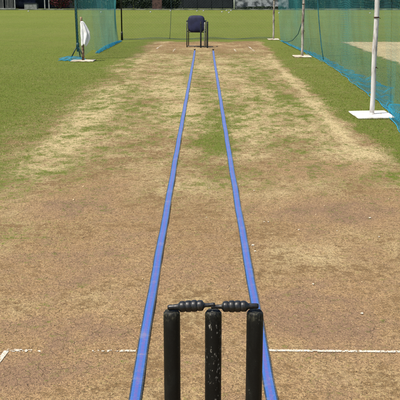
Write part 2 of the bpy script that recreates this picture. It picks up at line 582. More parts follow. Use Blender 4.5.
g_ = lambda px, py: gp(px, py, .007)
crease('crease_marking', g_(264, 350), g_(414, 351.5), .022, 'long white painted crease line right of the near stumps', .555, 3)
crease('crease_marking', g_(92, 351), g_(136, 350.5), .020, 'faint remnant of painted crease just left of the left tape', .49, 8)
crease('crease_marking', g_(7, 350), g_(42, 351), .026, 'white painted crease scrap at the left edge', .52, 5)
crease('crease_marking', g_(7, 350.5), g_(-14, 378), .022, 'white painted line slanting towards the viewer at the left edge', .58, 6)
for (a, b, wd, lb) in (((156.5, 48.6), (161.5, 45.2), .06, 'outer left painted crease at the far end'), ((173, 51.3), (175.2, 48.7), .045, 'inner left painted crease at the far end'),
                       ((233.8, 48.6), (236.0, 51.4), .045, 'inner right painted crease at the far end'), ((248, 46), (254.5, 51.2), .06, 'outer right painted crease at the far end')):
    crease('crease_marking', g_(*a), g_(*b), wd * .7, lb, .52, 12)


# ------------------------------------------------------------------ boundary at the far side of the ground
def leafy(name, c, size, n, mat, parent, leaf=.07):
    """a shrub crown: many small leaf faces spread through an uneven volume"""
    u = rng.normal(0, 1, (n, 3)); u /= np.linalg.norm(u, axis=1)[:, None]
    lump = .72 + .5 * vnoise(u[:, 0] * 2.3 + c[0] * 3 + 9, u[:, 2] * 2.3 + u[:, 1] * 1.7 + 5, 5)
    r = rng.uniform(.35, 1, n) ** .5 * lump
    P_ = np.asarray(c) + u * r[:, None] * np.asarray(size)
    P_[:, 2] = np.maximum(P_[:, 2], .03)
    a = rng.normal(0, 1, (n, 3)); a /= np.linalg.norm(a, axis=1)[:, None]
    b = np.cross(a, rng.normal(0, 1, (n, 3))); b /= np.linalg.norm(b, axis=1)[:, None]
    s = (leaf * rng.uniform(.6, 1.3, n))[:, None]
    V = np.stack([P_ - a * s, P_ + b * s * .5, P_ + a * s, P_ - b * s * .5], 1).reshape(-1, 3)
    i = np.arange(n) * 4
    return link(name, arrays_mesh(name, V, np.stack([i, i + 1, i + 2, i + 3], 1)), mat, parent)


M['dark_leaf'] = island_mat('dark_leaf', (.010, .018, .008), (.030, .048, .018), .6)  # leaf colour kept near black to carry the shade under unseen trees
M['red_leaf'] = island_mat('red_blossom', (.035, .006, .008), (.14, .018, .025), .7, (.016, .026, .010))
M['trunk'] = mottled('bark', (.035, .025, .018), (.09, .07, .05), 12)
M['concrete'] = mottled('concrete', (.20, .21, .19), (.34, .35, .32), 5)
M['grey_sheet'] = mottled('grey_sheet', (.17, .18, .18), (.27, .28, .28), 1.2, .5)
M['pale_sheet'] = mottled('pale_sheet', (.33, .34, .34), (.42, .43, .43), 1.0, .5)
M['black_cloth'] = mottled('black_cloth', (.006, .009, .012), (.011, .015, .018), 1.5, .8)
M['shade_dark_cloth'] = mottled('shade_dark_cloth', (.008, .014, .018), (.016, .024, .028), 2, .8)  # dark base colour stands in for shade cast by trees
M['whitewash'] = mottled('flaking_whitewash', (.055, .065, .07), (.36, .38, .39), 2.6, .9, .38, .62, 5)
M['brick'] = mottled('dull_brick', (.05, .028, .024), (.10, .055, .045), 7, .9)
M['galv'] = mottled('galvanised_metal', (.28, .29, .29), (.42, .43, .42), 20, .45, metal=.3)
M['white_metal'] = mottled('white_painted_metal', (.62, .61, .57), (.86, .85, .81), 9, .55, .30, .52)

YB = 61.5
bm = bmesh.new(); box(bm, -24, 24, YB - .06, YB + .08, 0, .07)
M['old_kerb'] = mottled('mossy_concrete', (.07, .09, .06), (.20, .21, .17), 1.3)
tag(bm_obj('boundary_kerb', bm, M['old_kerb'], bevel=.01), 'low grey concrete kerb along the far edge of the outfield', 'kerb', kind='structure')

# tall fence all along the back, its cloth added as a dark backing
f = empty('boundary_fence', (0, YB + 3.5, 0))
tag(f, 'tall boundary fence hung with dark cloth that stands in for tree shade behind the outfield', 'fence')
bm = bmesh.new()
nseg = 120
for k in range(nseg):
    x0, x1 = -30 + 60 * k / nseg, -30 + 60 * (k + 1) / nseg
    q = [(x0, .05 * math.sin(k * 1.3)), (x1, .05 * math.sin((k + 1) * 1.3))]
    vv = [bm.verts.new((q[0][0], q[0][1], .03)), bm.verts.new((q[1][0], q[1][1], .03)), bm.verts.new((q[1][0], q[1][1], 2.6)), bm.verts.new((q[0][0], q[0][1], 2.6))]
    bm.faces.new(vv)
bmesh.ops.remove_doubles(bm, verts=bm.verts, dist=.001)
bm_obj('shade_dark_cloth', bm, M['shade_dark_cloth'], f)
for px in (107, 137, 176, 318, 352, 388, -30, 430):
    bm = bmesh.new(); tube(bm, [(0, 0, 0), (0, 0, 2.7)], .035, 8)
    bm_obj('post', bm, M['galv'], f, True, loc=(xat(px, YB + 3.4), -.12, 0))

# grey sheet shed on the left, open bay beside it
s = empty('equipment_shed', (0, YB + 1.2, 0))
tag(s, 'grey sheet metal shed with an open dark bay at the left of the boundary', 'shed')
xa, xb, xc, xd = xat(-18, 62.7), xat(6.3, 62.7), xat(7.3, 62.7), xat(24, 62.7)
xe = xat(57.5, 62.7)


def ribbed(x0, x1, horizontal, pitch_=.12, d=.02, z0=.12, z1=2.3):
    bm = bmesh.new()
    if horizontal:
        z = z0; prev = None; k = 0
        while z < z1:
            row = [bm.verts.new((x, d * (k % 2), z)) for x in (x0, x1)]
            if prev: bm.faces.new((prev[0], prev[1], row[1], row[0]))
            prev = row; z += pitch_ * (.5 + .5 * (k % 2)); k += 1
    else:
        x = x0; prev = None; k = 0
        while x < x1:
            row = [bm.verts.new((x, d * ((k // 2) % 2), z)) for z in (z0, z1)]
            if prev: bm.faces.new((prev[0], row[0], row[1], prev[1]))
            prev = row; x += pitch_ * (.75 if k % 2 else .25); k += 1
    bmesh.ops.solidify(bm, geom=bm.faces[:], thickness=.01)
    return bm


bm_obj('side_panel', ribbed(xa, xb, True, .22), M['pale_sheet'], s)
bm_obj('door_panel', ribbed(xc, xat(14.6, 62.7), False), M['grey_sheet'], s)
bm_obj('door_panel', ribbed(xat(15.0, 62.7), xd, False), M['grey_sheet'], s)
bm = bmesh.new(); box(bm, xa, xd, -.01, .05, .02, .11); bm_obj('sill', bm, M['concrete'], s)
for px in (24.6, 53, 57):
    bm = bmesh.new(); box(bm, -.035, .035, -.035, .035, 0, 2.3); bm_obj('post', bm, M['galv'], s, loc=(xat(px, 62.7), -.06, 0))
bm = bmesh.new(); box(bm, xa, xe, -.25, 2.2, 2.3, 2.38); bm_obj('roof', bm, M['grey_sheet'], s)

# things kept in the open bay: a low table and crates
M['crate'] = mottled('pale_crate', (.16, .17, .16), (.24, .25, .24), 6)
M['blue_tarp'] = mottled('blue_tarp', (.012, .016, .032), (.03, .036, .06), 5, .5)
cr = empty('storage_crate', (xat(40, 63.2), YB + 1.7, 0))
tag(cr, 'small pale grey crate in the dark open bay of the shed', 'crate')
bm = bmesh.new(); box(bm, -.45, .45, -.3, .3, .02, .40); bm_obj('body', bm, M['crate'], cr, bevel=.02)
bm = bmesh.new(); box(bm, -.47, .47, -.32, .32, .403, .46); bm_obj('lid', bm, M['shade_dark_cloth'], cr, bevel=.01)
rl = bmesh.new()
tube(rl, [(-.75, 0, .36), (-.4, .02, .37), (0, 0, .35), (.4, -.01, .37), (.75, 0, .36)], [.30, .34, .35, .34, .31], 18)
tag(bm_obj('rolled_cover', rl, M['blue_tarp'], None, True, loc=(xat(33, 63.6), YB + 2.6, 0)), 'dark blue rolled pitch cover lying in the open shed bay', 'cover')

# red flowering shrub
sh = empty('flowering_shrub', (xat(68, YB + 1.2), YB + 1.2, 0))
tag(sh, 'low dark shrub with dull red blossoms right of the shed posts', 'shrub')
leafy('crown', (0, 0, .75), (.75, .5, .75), 1500, M['red_leaf'], sh, .06)
bm = bmesh.new(); tube(bm, [(0, 0, 0), (.03, 0, .4), (0, .05, .8)], [.05, .04, .02], 7); bm_obj('stem', bm, M['trunk'], sh)

# dark shrubs along the boundary
spec = [(115, .6, 'dark round shrub behind the left net, beside the black pole'), (124, .9, 'dark shrub just right of the black net pole'), (146, .85, 'dark shrub left of the brick pillar'),
        (172, .8, 'dark shrub between the brick pillar and the black sight screen'), (90, .9, 'dark shrub seen through the left net'), (290, .9, 'dark shrub seen through the net between the two rusty posts'),
        (312, 1.0, 'dark wide shrub right of the middle net post'), (338, .9, 'dark shrub behind the pale neighbouring strip'), (362, 1.0, 'dark shrub just left of the white net post'), (394, 1.1, 'dark shrub at the far right beyond the net')]
for px, sz, lb in spec:
    o = empty('boundary_shrub', (xat(px, YB + 2), YB + 2 + rng.uniform(-.3, .3), 0))
    tag(o, lb, 'shrub', 'dark shrubs along the boundary')
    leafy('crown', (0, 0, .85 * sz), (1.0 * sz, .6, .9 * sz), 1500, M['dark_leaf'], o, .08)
    bm = bmesh.new(); tube(bm, [(0, 0, 0), (.04, .02, .5), (-.02, 0, .9)], [.06, .05, .02], 7); bm_obj('stem', bm, M['trunk'], o)

# brick pillar
bm = bmesh.new(); w_ = .34; box(bm, -w_, w_, -w_, w_, 0, 1.9)
bp = bm_obj('brick_pillar', bm, M['brick'], loc=(xat(159.5, YB + 1), YB + 1.0, 0), bevel=.01)
tag(bp, 'dull red brick pillar among the dark shrubs', 'pillar')
bm = bmesh.new(); box(bm, -.42, .42, -.42, .42, 1.902, 2.0); bm_obj('cap', bm, M['concrete'], bp)

# black sight screen
yS = YB + .9
ss = empty('sight_screen', (0, yS, 0))
tag(ss, 'wide black cloth sight screen straight behind the chair', 'sight screen')
edges = [xat(p, yS) for p in (184, 197.5, 211, 221.5, 230.8)]
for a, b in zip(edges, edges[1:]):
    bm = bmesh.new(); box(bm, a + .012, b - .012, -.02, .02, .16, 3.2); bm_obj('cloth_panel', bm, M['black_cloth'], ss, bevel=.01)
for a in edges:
    bm = bmesh.new(); tube(bm, [(a, .05, 0), (a, .05, 3.25)], .025, 8); bm_obj('post', bm, M['shade_dark_cloth'], ss, True)

# whitewashed wall with a white post at its left end
yW = YB + 1.0
ww = bmesh.new()
x0, x1 = xat(233.5, yW), xat(284, yW)
box(ww, x0, x1, 0, .2, 0, 1.7)
wl = bm_obj('whitewashed_wall', ww, M['whitewash'], loc=(0, yW, 0), bevel=.02)
tag(wl, 'grey wall with flaking whitewash right of the black sight screen', 'wall')
bm = bmesh.new(); box(bm, x0 - .04, x1 + .04, -.04, .24, 1.703, 1.78); bm_obj('coping', bm, M['concrete'], wl)
bm = bmesh.new(); tube(bm, [(0, 0, 0), (0, 0, 1.9)], .05, 10)
bm_obj('cap', (lambda b: (tube(b, [(0, 0, 1.9), (0, 0, 1.93)], .06, 10), b)[1])(bmesh.new()), M['galv'],
       tag(bm_obj('white_post', bm, M['white_metal'], None, True, loc=(xat(232.4, YB + .6), YB + .6, 0)), 'thin white post between the black screen and the whitewashed wall', 'post'))
hb = empty('low_hedge', ((x0 + x1) / 2, yW - .35, 0))
tag(hb, 'low dark green hedge growing along the foot of the whitewashed wall', 'hedge')
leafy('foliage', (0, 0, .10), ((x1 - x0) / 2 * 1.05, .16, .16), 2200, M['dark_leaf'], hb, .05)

# white boundary discs
disc = bmesh.new()
prof = [(.03, .085), (.045, .09), (.07, .05), (.085, .006), (.08, 0)]
rings = [[disc.verts.new((r * math.cos(2 * math.pi * k / 16), r * math.sin(2 * math.pi * k / 16), z)) for k in range(16)] for r, z in prof]
for a, b in zip(rings, rings[1:]):
    for k in range(16):
        disc.faces.new((a[k], b[k], b[(k + 1) % 16], a[(k + 1) % 16]))
disc.faces.new(rings[0])
d0 = None
for px, py, lb in ((28.5, 11.6, 'small white marker disc on the grass in front of the open shed bay'), (101, 12.6, 'small white marker disc seen through the left net'),
                   (150.5, 12.4, 'small white marker disc in front of the shrubs left of the brick pillar'), (170.5, 11.2, 'small white marker disc between brick pillar and black screen'),
                   (197, 11.3, 'small white marker disc just above the chair back'), (203.5, 11.2, 'small white marker disc above the right corner of the chair back'),
                   (222, 12.3, 'small white marker disc before the black screen, midway between chair and white post'), (226.5, 10.9, 'small white marker disc at the foot of the black screen near its right end'),
                   (231, 10.9, 'small white marker disc at the foot of the white post'), (229, 13, 'small white marker disc nearest the viewer in front of the white post'),
                   (279, 13.4, 'small white marker disc behind the farthest right net post'), (370, 13.5, 'small white marker disc beside the white net post')):
    c = gp(px, py)
    if d0 is None:
        o = d0 = bm_obj('marker_disc', disc, M['concrete'], None, True)
    else:
        o = d0.copy(); COL.objects.link(o)
    o.location = (c[0], c[1], 0); o.scale = (.75, .75, .75)
    tag(o, lb, 'marker disc', 'white marker discs along the far boundary')

# ------------------------------------------------------------------ netting
def net_arrays(S, nu, nv, r, diamond=True):
    I, J = np.meshgrid(np.arange(nu + 1), np.arange(nv + 1), indexing='ij')
    Pn = S(I / nu, J / nv)                                   # (nu+1, nv+1, 3)
    ev = (I + J) % 2 == 0
    ids = np.arange((nu + 1) * (nv + 1)).reshape(nu + 1, nv + 1)
    A, B = [], []
    if diamond:
        m = ev[:-1, :-1]; A.append(ids[:-1, :-1][m]); B.append(ids[1:, 1:][m])
        m = ev[:-1, 1:]; A.append(ids[:-1, 1:][m]); B.append(ids[1:, :-1][m])
    else:
        A += [ids[:-1].ravel(), ids[:, :-1].ravel()]; B += [ids[1:].ravel(), ids[:, 1:].ravel()]
    a = Pn.reshape(-1, 3)[np.concatenate(A)]; b = Pn.reshape(-1, 3)[np.concatenate(B)]
    d = b - a; d /= np.maximum(np.linalg.norm(d, axis=1), 1e-9)[:, None]
    ref = np.where(np.abs(d[:, :1]) < .7, [[1.0, 0, 0]], [[0, 1.0, 0]])
    p = np.cross(d, ref); p /= np.linalg.norm(p, axis=1)[:, None]; q = np.cross(d, p)
    n = len(a)
    V = np.empty((n, 6, 3))
    for k in range(3):
        o = (p * math.cos(2.094 * k) + q * math.sin(2.094 * k)) * r
        V[:, k] = a + o; V[:, 3 + k] = b + o
    i = (np.arange(n) * 6)[:, None]
    F = np.concatenate([i + np.array([[0, 1, 4, 3]]), i + np.array([[1, 2, 5, 4]]), i + np.array([[2, 0, 3, 5]])])
    return V.reshape(-1, 3), F


M['net'] = mottled('teal_net_cord', (.014, .150, .165), (.028, .215, .220), 2.0, .6)
M['net_fold'] = mottled('blue_net_cord', (.008, .205, .36), (.018, .30, .48), 2.0, .55)
M['dark_net'] = mottled('dark_net_cord', (.020, .045, .050), (.04, .075, .080), 2.0, .6)
M['cord'] = mottled('dark_teal_rope', (.004, .06, .09), (.008, .10, .13), 8, .7)


def net_part(name, S, nu, nv, r, mat, parent, diamond=True):
    V, F = net_arrays(S, nu, nv, r, diamond)
    return link(name, arrays_mesh(name, V, F), mat, parent)


# --- right side net
HEM = [(280, 41), (290, 46), (303, 52), (316, 58.5), (330, 66), (341, 74), (352, 83), (362, 90.5), (373, 98.5), (387, 110), (391, 121), (402, 134), (416, 152)]
hem = np.array([gp(*q) for q in HEM]); hem = hem[np.argsort(hem[:, 1])]
hem = np.concatenate([[[2.02, 5.0], [1.98, 6.0]], hem])
YT = np.array([5.0, 6.2, 10.05, 14.4, 18.83, 22.0, 25.45]); XT = np.array([2.05, 2.05, 2.05, 2.16, 2.19, 2.13, 2.06])


def S_right(u, v):
    Y = 5.0 + (24.85 - 5.0) * u
    xb = np.interp(Y, hem[:, 1], hem[:, 0]) + .02
    Yt = 5.0 + (25.45 - 5.0) * u
    xt = np.interp(Yt, YT, XT)
    k = v ** .75
    bow = np.sin(np.pi * np.clip(v, 0, 1)) * .05 * np.sin(Y * .9) + .006 * np.sin(Y * 2.6 + 3 * v) * (1 - v)
    x = xb * (1 - k) + xt * k + bow
    sag = .10 * np.sin(np.pi * (Y - 1.2) / 4.3) ** 2
    z = .02 + (2.75 - sag) * v + .02 * np.sin(Y * 3.3) * (1 - v)
    return np.stack([x, Y * (1 - v) + Yt * v + .03 * np.sin(9 * v + Y), z], -1)


rn = empty('practice_net', (2.1, 15, 0))
tag(rn, 'long teal side net along the right of the pitch, blue folds on the grass', 'net')


def rel(S, ox, oy):
    return lambda u, v: S(u, v) - np.array([ox, oy, 0.0])


net_part('net_panel', rel(S_right, 2.1, 15), 560, 76, .0010, M['net'], rn)

OUT = [(281, 40.5), (291, 45), (304, 50.5), (318, 55.5), (332, 62.5), (345, 69.5), (358, 76.5), (372, 82), (384, 87.5), (392, 94), (393, 101), (389, 108), (400, 116), (408, 124)]
out = np.array([gp(*q) for q in OUT]); out = out[np.argsort(out[:, 1])]


def S_skirt(layer):
    def S(u, v):
        Y = 8.2 + (24.7 - 8.2) * u
        xi = np.interp(Y, hem[:, 1], hem[:, 0]); xo = np.interp(Y, out[:, 1], out[:, 0])
        xo = np.maximum(xo, xi + .03)
        x = xi + (xo - xi) * v + .02 * np.sin(Y * 11 + 4 * layer) * v
        wid = np.clip((xo - xi), .03, .5)
        rip = .5 + .5 * np.sin(Y * (9 + 3 * layer) + 5 * v + 2.1 * np.sin(Y * 2.3 + layer))
        rip2 = .5 + .5 * np.sin(v * (10 + 4 * layer) + 1.7 * np.sin(Y * 4) + layer)
        z = .012 + .012 * layer + (.30 * rip * rip2 + .10 * v) * np.clip(wid * .6, .015, .20)
        return np.stack([x, Y + .05 * np.sin(v * 7 + Y * 6), z], -1)
    return S


for L_ in (0,):
    net_part('net_fold', rel(S_skirt(L_), 2.1, 15), 560, 14, .0014, M['net_fold'], rn)


# the slack pocket of net nearest the viewer
def S_pocket(u, v):
    a = 2 * np.pi * u
    c0 = gp(405, 127)
    rr = (.05 + .95 * np.sin(np.pi * np.clip(v * .93 + .04, 0, 1)))
    x = c0[0] + .02 + rr * .13 * np.cos(a) * (1 + .15 * np.sin(3 * a))
    y = c0[1] + (v - .5) * 1.7 + .10 * np.sin(a)
    z = .10 + rr * .09 * np.sin(a) + .01
    return np.stack([x, y, np.maximum(z, .008)], -1)


net_part('net_fold', rel(S_pocket, 2.1, 15), 22, 46, .0014, M['net_fold'], rn)

bm = bmesh.new()
hp = [(float(np.interp(y, hem[:, 1], hem[:, 0])) + .012 * math.sin(y * 6.3) - 2.1, y - 15, .014 + .008 * math.sin(y * 4.1)) for y in np.linspace(8.3, 24.7, 220)]
tube(bm, hp, .0038, 6); bm_obj('hem_rope', bm, M['net_fold'], rn, True)
bm = bmesh.new()
p0 = S_right(np.array([[.635]]), np.array([[0.0]]))[0, 0]
pts = [S_right(np.array([[.635]]), np.array([[k / 10]]))[0, 0] - np.array([2.1, 15, 0]) for k in range(11)]
tube(bm, [tuple(p) for p in pts], .009, 6); bm_obj('seam_rope', bm, M['cord'], rn, True)
bm = bmesh.new()
tube(bm, [(2.10 - 2.1 - .0, 18.85 - 15, .75), (2.12 - 2.1, 19.8 - 15, .44), (2.14 - 2.1, 21.2 - 15, .22), (2.15 - 2.1, 22.6 - 15, .10), (2.15 - 2.1, 24.0 - 15, .03)], .008, 6)
bm_obj('slack_rope', bm, M['cord'], rn, True)


# --- left side net, far half only
def S_left(u, v):
    Y = 18.0 + 6.6 * u
    end = sstep(.85, 1, u) * (.35 * np.sin(np.pi * np.clip(v * 1.9, 0, 1)))
    xb = np.interp(Y, [18.0, 19.4, 20.4, 22, 24.6], [-2.62, -2.44, -2.40, -2.40, -2.42])
    xt = np.interp(Y, [18.0, 24.6], [-2.66, -2.46])
    lift = .10 * np.exp(-((Y - 19.2) / .5) ** 2)
    x = xb * (1 - v) + xt * v + .012 * np.sin(Y * 1.3 + v * 2) * (1 - .5 * v)
    return np.stack([x, Y - 1.6 * end + .03 * np.sin(6 * v + Y), .02 + lift * (1 - v) + 2.7 * v], -1)


ln = empty('practice_net', (-2.5, 21, 0))
tag(ln, 'short teal side net left of the pitch, gathered in a blue bundle on the grass', 'net')
net_part('net_panel', rel(S_left, -2.5, 21), 190, 76, .0014, M['net'], ln)


def S_bundle(pts, wid, hgt, ph):
    a = np.array([gp(*q) for q in pts]); a = a[np.argsort(a[:, 1])]

    def S(u, v):
        Y = a[0, 1] + (a[-1, 1] - a[0, 1]) * u
        xc = np.interp(Y, a[:, 1], a[:, 0])
        env = .35 + .65 * np.sin(np.pi * np.clip(.12 + .8 * u, 0, 1))
        an = 2 * np.pi * v
        rr = 1 + .35 * np.sin(5 * an + Y * 7 + ph) * np.sin(Y * 4.3 + ph)
        return np.stack([xc + wid * env * np.cos(an) * rr, Y + .03 * np.sin(an * 3 + ph), np.maximum(.004, hgt * env * (.75 + np.sin(an) * rr))], -1)
    return S


net_part('net_fold', rel(S_bundle([(97, 53.5), (108, 47.5), (121, 41.3)], .06, .035, 0.), -2.5, 21), 130, 26, .0014, M['net_fold'], ln)
net_part('net_fold', rel(S_bundle([(98, 52.6), (108, 47), (120, 41.5)], .035, .03, 2.), -2.5, 21), 130, 20, .0014, M['net_fold'], ln)


def S_heap(u, v):
    x = -2.98 + .52 * u; an = 2 * np.pi * v
    c0 = 17.85 + .05 * np.sin(u * 9)
    env = .25 + .75 * np.sin(np.pi * np.clip(.08 + .85 * u, 0, 1))
    rr = 1 + .3 * np.sin(4 * an + u * 20)
    return np.stack([x + .02 * np.sin(3 * an), c0 + .16 * env * np.cos(an) * rr, np.maximum(.004, .05 * env * (.7 + np.sin(an) * rr))], -1)


net_part('net_fold', rel(S_heap, -2.5, 21), 60, 34, .0014, M['net_fold'], ln)


# --- thin net across the back
def S_back(u, v):
    x = -2.38 + 4.40 * u
    return np.stack([x, 25.22 + .26 * u + .05 * np.sin(x * 3 + 2 * v), .03 + 2.65 * v - .05 * np.sin(np.pi * u) * v], -1)


bn = empty('back_net', (0, 25.3, 0))
tag(bn, 'thin dark net stretched across the back between the black pole and rusty post', 'net')
net_part('net_panel', rel(S_back, 0, 25.3), 112, 68, .0008, M['dark_net'], bn)


def S_hem(u, v):
    x = -2.38 + 4.40 * u
    return np.stack([x, 25.22 + .26 * u + (v - .5) * .10 + .03 * np.sin(x * 5), .015 + .06 * np.sin(np.pi * v) * (.6 + .4 * np.sin(x * 4.1 + 1))], -1)


net_part('net_fold', rel(S_hem, 0, 25.3), 260, 10, .0016, M['dark_net'], bn)
bm = bmesh.new()
xs_ = xat(171, 25.3)
tube(bm, [(xs_, .02, .02), (xs_ + .02, .0, .25), (xs_ + .05, .03, .9), (xs_ + .03, .03, 2.65)], .006, 6); bm_obj('seam_rope', bm, M['dark_net'], bn, True)

# ------------------------------------------------------------------ net posts
def pole_mat(name, paint0, paint1, rust, amount):
    t = NT(name)
    p = t.obj()
    st = t.node('ShaderNodeMapping'); t.t.links.new(p, st.inputs[0]); st.inputs['Scale'].default_value = (1, 1, .25)
    n = t.noise(st.outputs[0], 26, 5, .65); n2 = t.noise(p, 4.5, 3)
    f_ = t.step(.5 - .12, .5 + .10, t.math('ADD', t.math('MULTIPLY', n, .6), t.math('ADD', t.math('MULTIPLY', n2, .4), amount)))
    base = t.mix(t.noise(p, 9, 3), paint0, paint1)
    t.bump(n, .4, .003)
    return t.done(t.mix(f_, base, rust), .6, 0, .4)


M['rusty_post'] = pole_mat('peeling_rusty_post', (.34, .32, .28), (.50, .47, .41), (.085, .050, .032), -.035)
M['white_post'] = pole_mat('weathered_white_post', (.46, .45, .44), (.66, .65, .63), (.20, .165, .135), -.09)
M['rust'] = mottled('rusty_steel', (.04, .022, .014), (.09, .05, .03), 30, .8)
t = NT('grubby_white_plate')
n_ = t.noise(t.obj(), 6, 5, .6)
c_ = t.mix(t.step(.32, .55, n_), (.50, .46, .37), (.78, .76, .70))
c_ = t.mix(t.math('MULTIPLY', t.step(.56, .66, t.noise(t.obj(), 15, 5, .7)), .75), c_, (.30, .20, .12))
t.bump(n_, .3, .004)
M['plate'] = t.done(c_, .6, 0, .3)


M['dull_plate'] = mottled('dull_cream_plate', (.26, .21, .14), (.54, .49, .39), 9, .8, .35, .6)


def net_post(loc, rad, mat, label, pw, pl, rz, hgt=2.95, plate='dull_plate'):
    o = empty('net_post', (loc[0], loc[1], 0))
    tag(o, label, 'net post', 'net posts with white base plates')
    bm = bmesh.new()
    n = 24
    tube(bm, [(.004 * math.sin(k * .9), .004 * math.cos(k * .7), .024 + (hgt - .024) * k / n) for k in range(n + 1)], [rad * (1 + .03 * math.sin(k * 2.3)) for k in range(n + 1)], 16)
    bm_obj('pole', bm, mat, o, True)
    bm = bmesh.new(); box(bm, -pw / 2, pw / 2, -pl / 2, pl / 2, 0.008, .024)
    p = bm_obj('base_plate', bm, M[plate], o, bevel=.003); p.rotation_euler = (R(.6), R(-.5), rz)
    bm = bmesh.new()
    tube(bm, [(0, 0, .0245), (0, 0, .036), (0, 0, .040)], [rad + .006, rad + .005, rad + .001], 16); bm_obj('collar', bm, mat, o, True)
    for z_ in ((.56, 1.12) if hgt > 2 else ()):
        bm = bmesh.new()
        tube(bm, [(0, 0, z_ - .007), (0, 0, z_ + .007)], rad + .0025, 12); tube(bm, [(rad, 0, z_), (rad + .02, .01, z_ - .015)], .003, 5)
        bm_obj('tie_ring', bm, M['rust'], o, True)
    return o


net_post(gp(371.7, 116), .028, M['white_post'], 'weathered white net post nearest the viewer on a large white base plate', .43, .52, R(3), plate='plate')
net_post(gp(302, 57), .028, M['rusty_post'], 'rusty peeling net post in the middle of the right net', .36, .50, R(2))
net_post(gp(273.3, 39.8), .026, M['rusty_post'], 'rusty net post at the far end of the right net', .32, .5, R(0))

M['dark_green_metal'] = mottled('dark_green_paint', (.006, .022, .024), (.014, .040, .042), 14, .5)
tp = gp(78.2, 59.3)
tr = empty('tripod_pole', (tp[0], tp[1], 0)); tag(tr, 'dark green net pole on short splayed tripod legs beside the wooden stake', 'pole')
bm = bmesh.new(); tube(bm, [(0, 0, .16), (-.015, 0, 1.0), (-.05, 0, 2.9)], [.026, .026, .024], 12); bm_obj('pole', bm, M['dark_green_metal'], tr, True)
for a in (200, 330, 80):
    bm = bmesh.new(); tube(bm, [(0, 0, .30), (.16 * math.cos(R(a)), .16 * math.sin(R(a)), .012)], .012, 8); bm_obj('leg', bm, M['dark_green_metal'], tr, True)
bm = bmesh.new(); tube(bm, [(0, 0, .24), (0, 0, .34)], .034, 12); bm_obj('collar', bm, M['dark_green_metal'], tr, True)

M['black_metal'] = mottled('black_paint', (.006, .007, .008), (.016, .017, .018), 20, .45)
bp_ = gp(122, 40.2)
bk = empty('black_pole', (bp_[0], bp_[1], 0)); tag(bk, 'thin black pole holding the back net at its left end', 'pole')
bm = bmesh.new(); tube(bm, [(0, 0, 0), (0, 0, 1.4), (.01, 0, 2.9)], .020, 12); bm_obj('pole', bm, M['black_metal'], bk, True)
bm = bmesh.new(); tube(bm, [(0, 0, .0), (0, 0, .20), (0, 0, .24)], [.032, .030, .022], 12); bm_obj('sleeve', bm, M['black_metal'], bk, True)

# ------------------------------------------------------------------ wooden stake with a white cloth
M['stake'] = mottled('rough_stake_wood', (.075, .045, .028), (.26, .18, .115), 18, .85, .35, .65, bump=.5)
wp = gp(83.2, 61.2)
wk = empty('wooden_stake', (wp[0], wp[1], 0)); tag(wk, 'rough brown wooden stake standing in a flat pale base plate', 'stake')
bm = bmesh.new()
tube(bm, [(0, 0, .02), (.004, 0, .2), (-.006, 0, .42), (-.004, 0, .62), (-.014, 0, .80), (-.016, 0, .885)], [.027, .026, .027, .024, .024, .021], 12)
bm_obj('shaft', bm, M['stake'], wk, True)
bm = bmesh.new(); box(bm, -.23, .23, -.22, .22, .005, .02); bm_obj('base_plate', bm, M['dull_plate'], wk, bevel=.003)

M['cloth'] = mottled('white_cloth', (.66, .66, .66), (.80, .80, .80), 7, .9, bump=.3, dist=.01)
# draped cloth: an open, folded bag-like sheet hung over the stake
nu, nv = 48, 26
V, F = [], []
for j in range(nv + 1):
    v = j / nv
    z = .80 - .475 * v
    half = np.interp(v, [0, .08, .25, .5, .75, 1], [.018, .036, .054, .078, .072, .042])
    off = np.interp(v, [0, .25, .5, .75, 1], [-.004, .030, .058, .056, .042])
    for i in range(nu):
        a = 2 * math.pi * i / nu
        fold = 1 + (.14 + .30 * v) * math.sin(5 * a + 2.6 * v) + .10 * math.sin(9 * a - 4 * v)
        V.append((off + half * math.cos(a) * fold, -.004 + (.028 + .035 * v) * math.sin(a) * fold, z + .03 * v * math.sin(3 * a + 1)))
for j in range(nv):
    for i in range(nu):
        F.append((j * nu + i, j * nu + (i + 1) % nu, (j + 1) * nu + (i + 1) % nu, (j + 1) * nu + i))
ct = link('hanging_cloth', arrays_mesh('hanging_cloth', V, F, True), M['cloth'], None, (wp[0], wp[1], 0))
ct.modifiers.new('thickness', 'SOLIDIFY').thickness = .004
tag(ct, 'white cloth hung over the wooden stake beside the left net', 'cloth')

# ------------------------------------------------------------------ chair behind the far stumps, seen from behind
cc = gp(195.7, 47.6)
ch = empty('chair', (cc[0], cc[1], 0), R(-4))
tag(ch, 'navy blue padded armchair with thin metal legs behind the two far stumps', 'chair')
M['navy'] = mottled('navy_upholstery', (.006, .008, .030), (.013, .016, .052), 6, .7, bump=.3, dist=.01)
M['chair_metal'] = mottled('dark_chair_metal', (.03, .033, .034), (.06, .064, .062), 14, .45)
M['chair_pale'] = mottled('worn_chair_metal', (.16, .17, .13), (.26, .26, .21), 14, .45)


